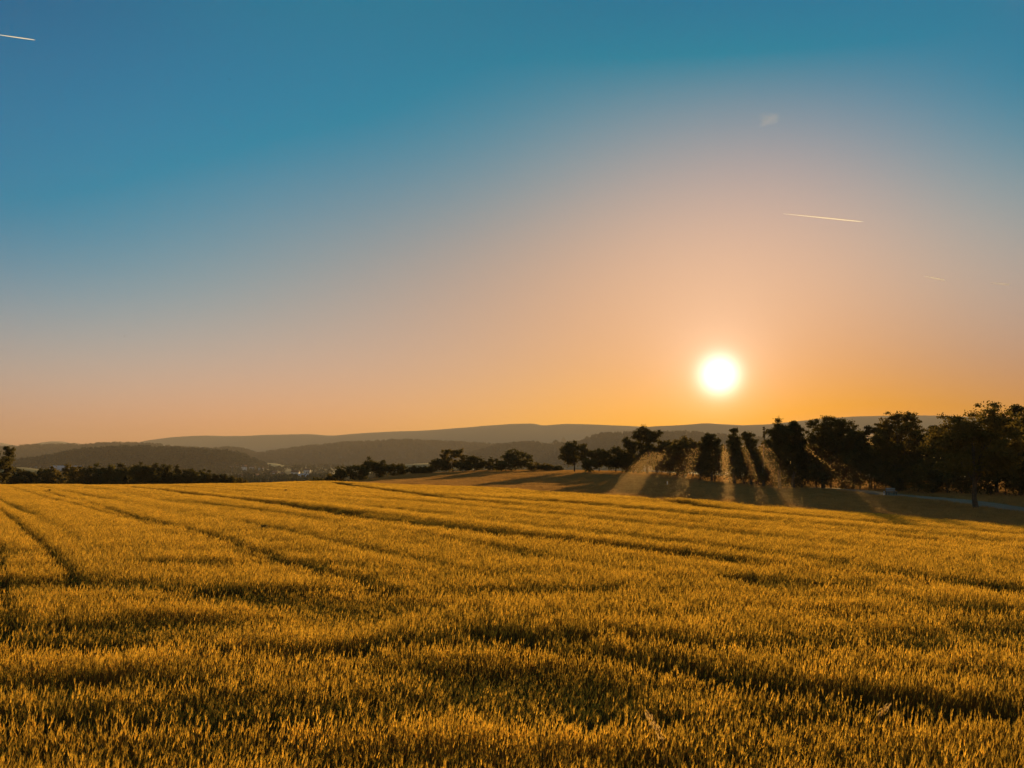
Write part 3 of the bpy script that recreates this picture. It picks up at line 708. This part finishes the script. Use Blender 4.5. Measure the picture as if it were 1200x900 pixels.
def cloud(px, py, D, wd, label):
    import bmesh
    bm = bmesh.new(); bmesh.ops.create_icosphere(bm, subdivisions=4, radius=1)
    for v in bm.verts:
        n = 1 + .35 * math.sin(v.co.x * 3.1 + 1) * math.cos(v.co.z * 2.7) + .2 * math.sin(v.co.x * 7 + v.co.y * 5) + .12 * math.sin(v.co.z * 11 + v.co.x * 4)
        v.co = Vector((v.co.x * wd * .5 * n, v.co.y * wd * .4 * n, v.co.z * wd * .28 * n + v.co.x * wd * .06))
    me = bpy.data.meshes.new("cloud"); bm.to_mesh(me); bm.free()
    m = bpy.data.materials.new("cloud_vapour"); m.use_nodes = True; t = m.node_tree; t.nodes.clear()
    o_ = t.nodes.new("ShaderNodeOutputMaterial"); pv = t.nodes.new("ShaderNodeVolumePrincipled"); pv.inputs["Density"].default_value = .00042; pv.inputs["Anisotropy"].default_value = .3
    t.links.new(pv.outputs[0], o_.inputs["Volume"]); me.materials.append(m)
    tag(link("cloud", me, None, ((px - 600) / F * D, D, (YH - py) / F * D)), label, "cloud")
cloud(901, 140, 12000, 270, "tiny faint wisp of cloud high above the sun")
m_bird = mat("dark_feathers", (.02, .02, .02), .9)
def bird(px, py, D, span, label, rz):
    e = empty("bird", ((px - 600) / F * D, D, (YH - py) / F * D), rz); tag(e, label, "bird", "birds in the sky")
    q = MB(); q.tube([(0, -.5 * span, 0), (0, -.3 * span, .01), (0, -.1 * span, .02), (0, .15 * span, .01), (0, .3 * span, .02), (0, .36 * span, .02)], [.01 * span, .04 * span, .075 * span, .07 * span, .05 * span, .005 * span], 8)
    for s in (-1, 1):
        q.add([(0, .12 * span, .04), (0, -.1 * span, .04), (s * .25 * span, -.08 * span, .12 * span), (s * .25 * span, .14 * span, .12 * span), (s * .5 * span, -.16 * span, .05 * span), (s * .5 * span, -.10 * span, .05 * span)], [(0, 1, 2, 3), (3, 2, 4, 5)])
    q.build("body", m_bird, e)
bird(269, 93, 120, .34, "tiny dark bird high in the blue sky", .4)
bird(146, 394, 150, .34, "tiny dark bird low in the grey pink sky", -.7)

# ------------------------------------------------------------------ weeds and a wild oat in the crop
m_weed = mat("weed_leaves", (.10, .075, .03), .9, .2)
def weed(px, py, h, label):
    x, y = ray_ground(px, py, .65); e = empty("weed_plant", (x, y, gz(x, y))); tag(e, label, "weed", "weeds standing above the wheat")
    H = .65 + h; MB().tube([(0, 0, 0), (.02, 0, H * .6), (0, 0, H)], [.015, .012, .004], 6).build("stem", m_weed, e)
    r_ = np.random.default_rng(int(px)); n = 260
    c = np.stack([r_.normal(0, .06, n), r_.normal(0, .06, n), r_.uniform(.8, 1.0, n) * H], -1); a = r_.normal(0, 1, (n, 3)); a /= np.linalg.norm(a, axis=1)[:, None]; b = np.cross(a, r_.normal(0, 1, (n, 3))); b /= np.linalg.norm(b, axis=1)[:, None]
    V = np.stack([c - a * .02, c - b * .012, c + a * .02, c + b * .012], 1).reshape(-1, 3)
    link("leaves", mesh_np("leaves", V, np.arange(n * 4).reshape(-1, 4), mats=[m_weed]), e)
weed(58, 575, .12, "small dark weed poking above the wheat near the left crest")
weed(310, 618, .07, "dark weed standing alone mid field")
weed(335, 575, .1, "low dark weed close to the crest below the pale blue building")
m_oat = mat("oat_husk", (.50, .34, .13), .8, .5)
def oat(px, py, sx, h, label):
    x, y = ray_ground(px, py, .65); e = empty("wild_oat_stalk", (x, y, gz(x, y))); tag(e, label, "grass stalk", "wild oats in the wheat")
    r_ = np.random.default_rng(int(px)); L_ = [np.array([0, 0, .2]), np.array([-sx * .3, 0, .62]), np.array([-sx * .8, 0, .62 + h * .7]), np.array([-sx * 1.25, 0, .62 + h])]
    MB().tube(L_, [.004, .0035, .0025, .001], 5).build("stem", m_oat, e)
    V, Q = [], []; n = 0
    for k in range(46):
        t_ = r_.uniform(.1, 1); p = L_[1] + (L_[3] - L_[1]) * t_ if t_ > .5 else L_[1] + (L_[2] - L_[1]) * t_ * 1.6
        d = np.array([r_.uniform(-.1, .5) * (1 if sx > 0 else -1), r_.normal(0, .3), -.5]); d /= np.linalg.norm(d); s = np.cross(d, (0, 1, .2)); s /= np.linalg.norm(s); p = p + np.array([r_.normal(0, .012), r_.normal(0, .012), 0])
        v, q = ribbon([p, p + d * .014, p + d * .035], [.002, .008, .001], s); V.append(v); Q.append(q + n); n += len(v)
    link("panicle", mesh_np("panicle", np.vstack(V), np.vstack(Q), mats=[m_oat]), e)
oat(783, 868, .13, .24, "pale drooping wild oat stalk standing above the foreground wheat")
oat(1026, 834, -.10, .10, "short pale bent wild oat in the foreground wheat, right of the drooping one")
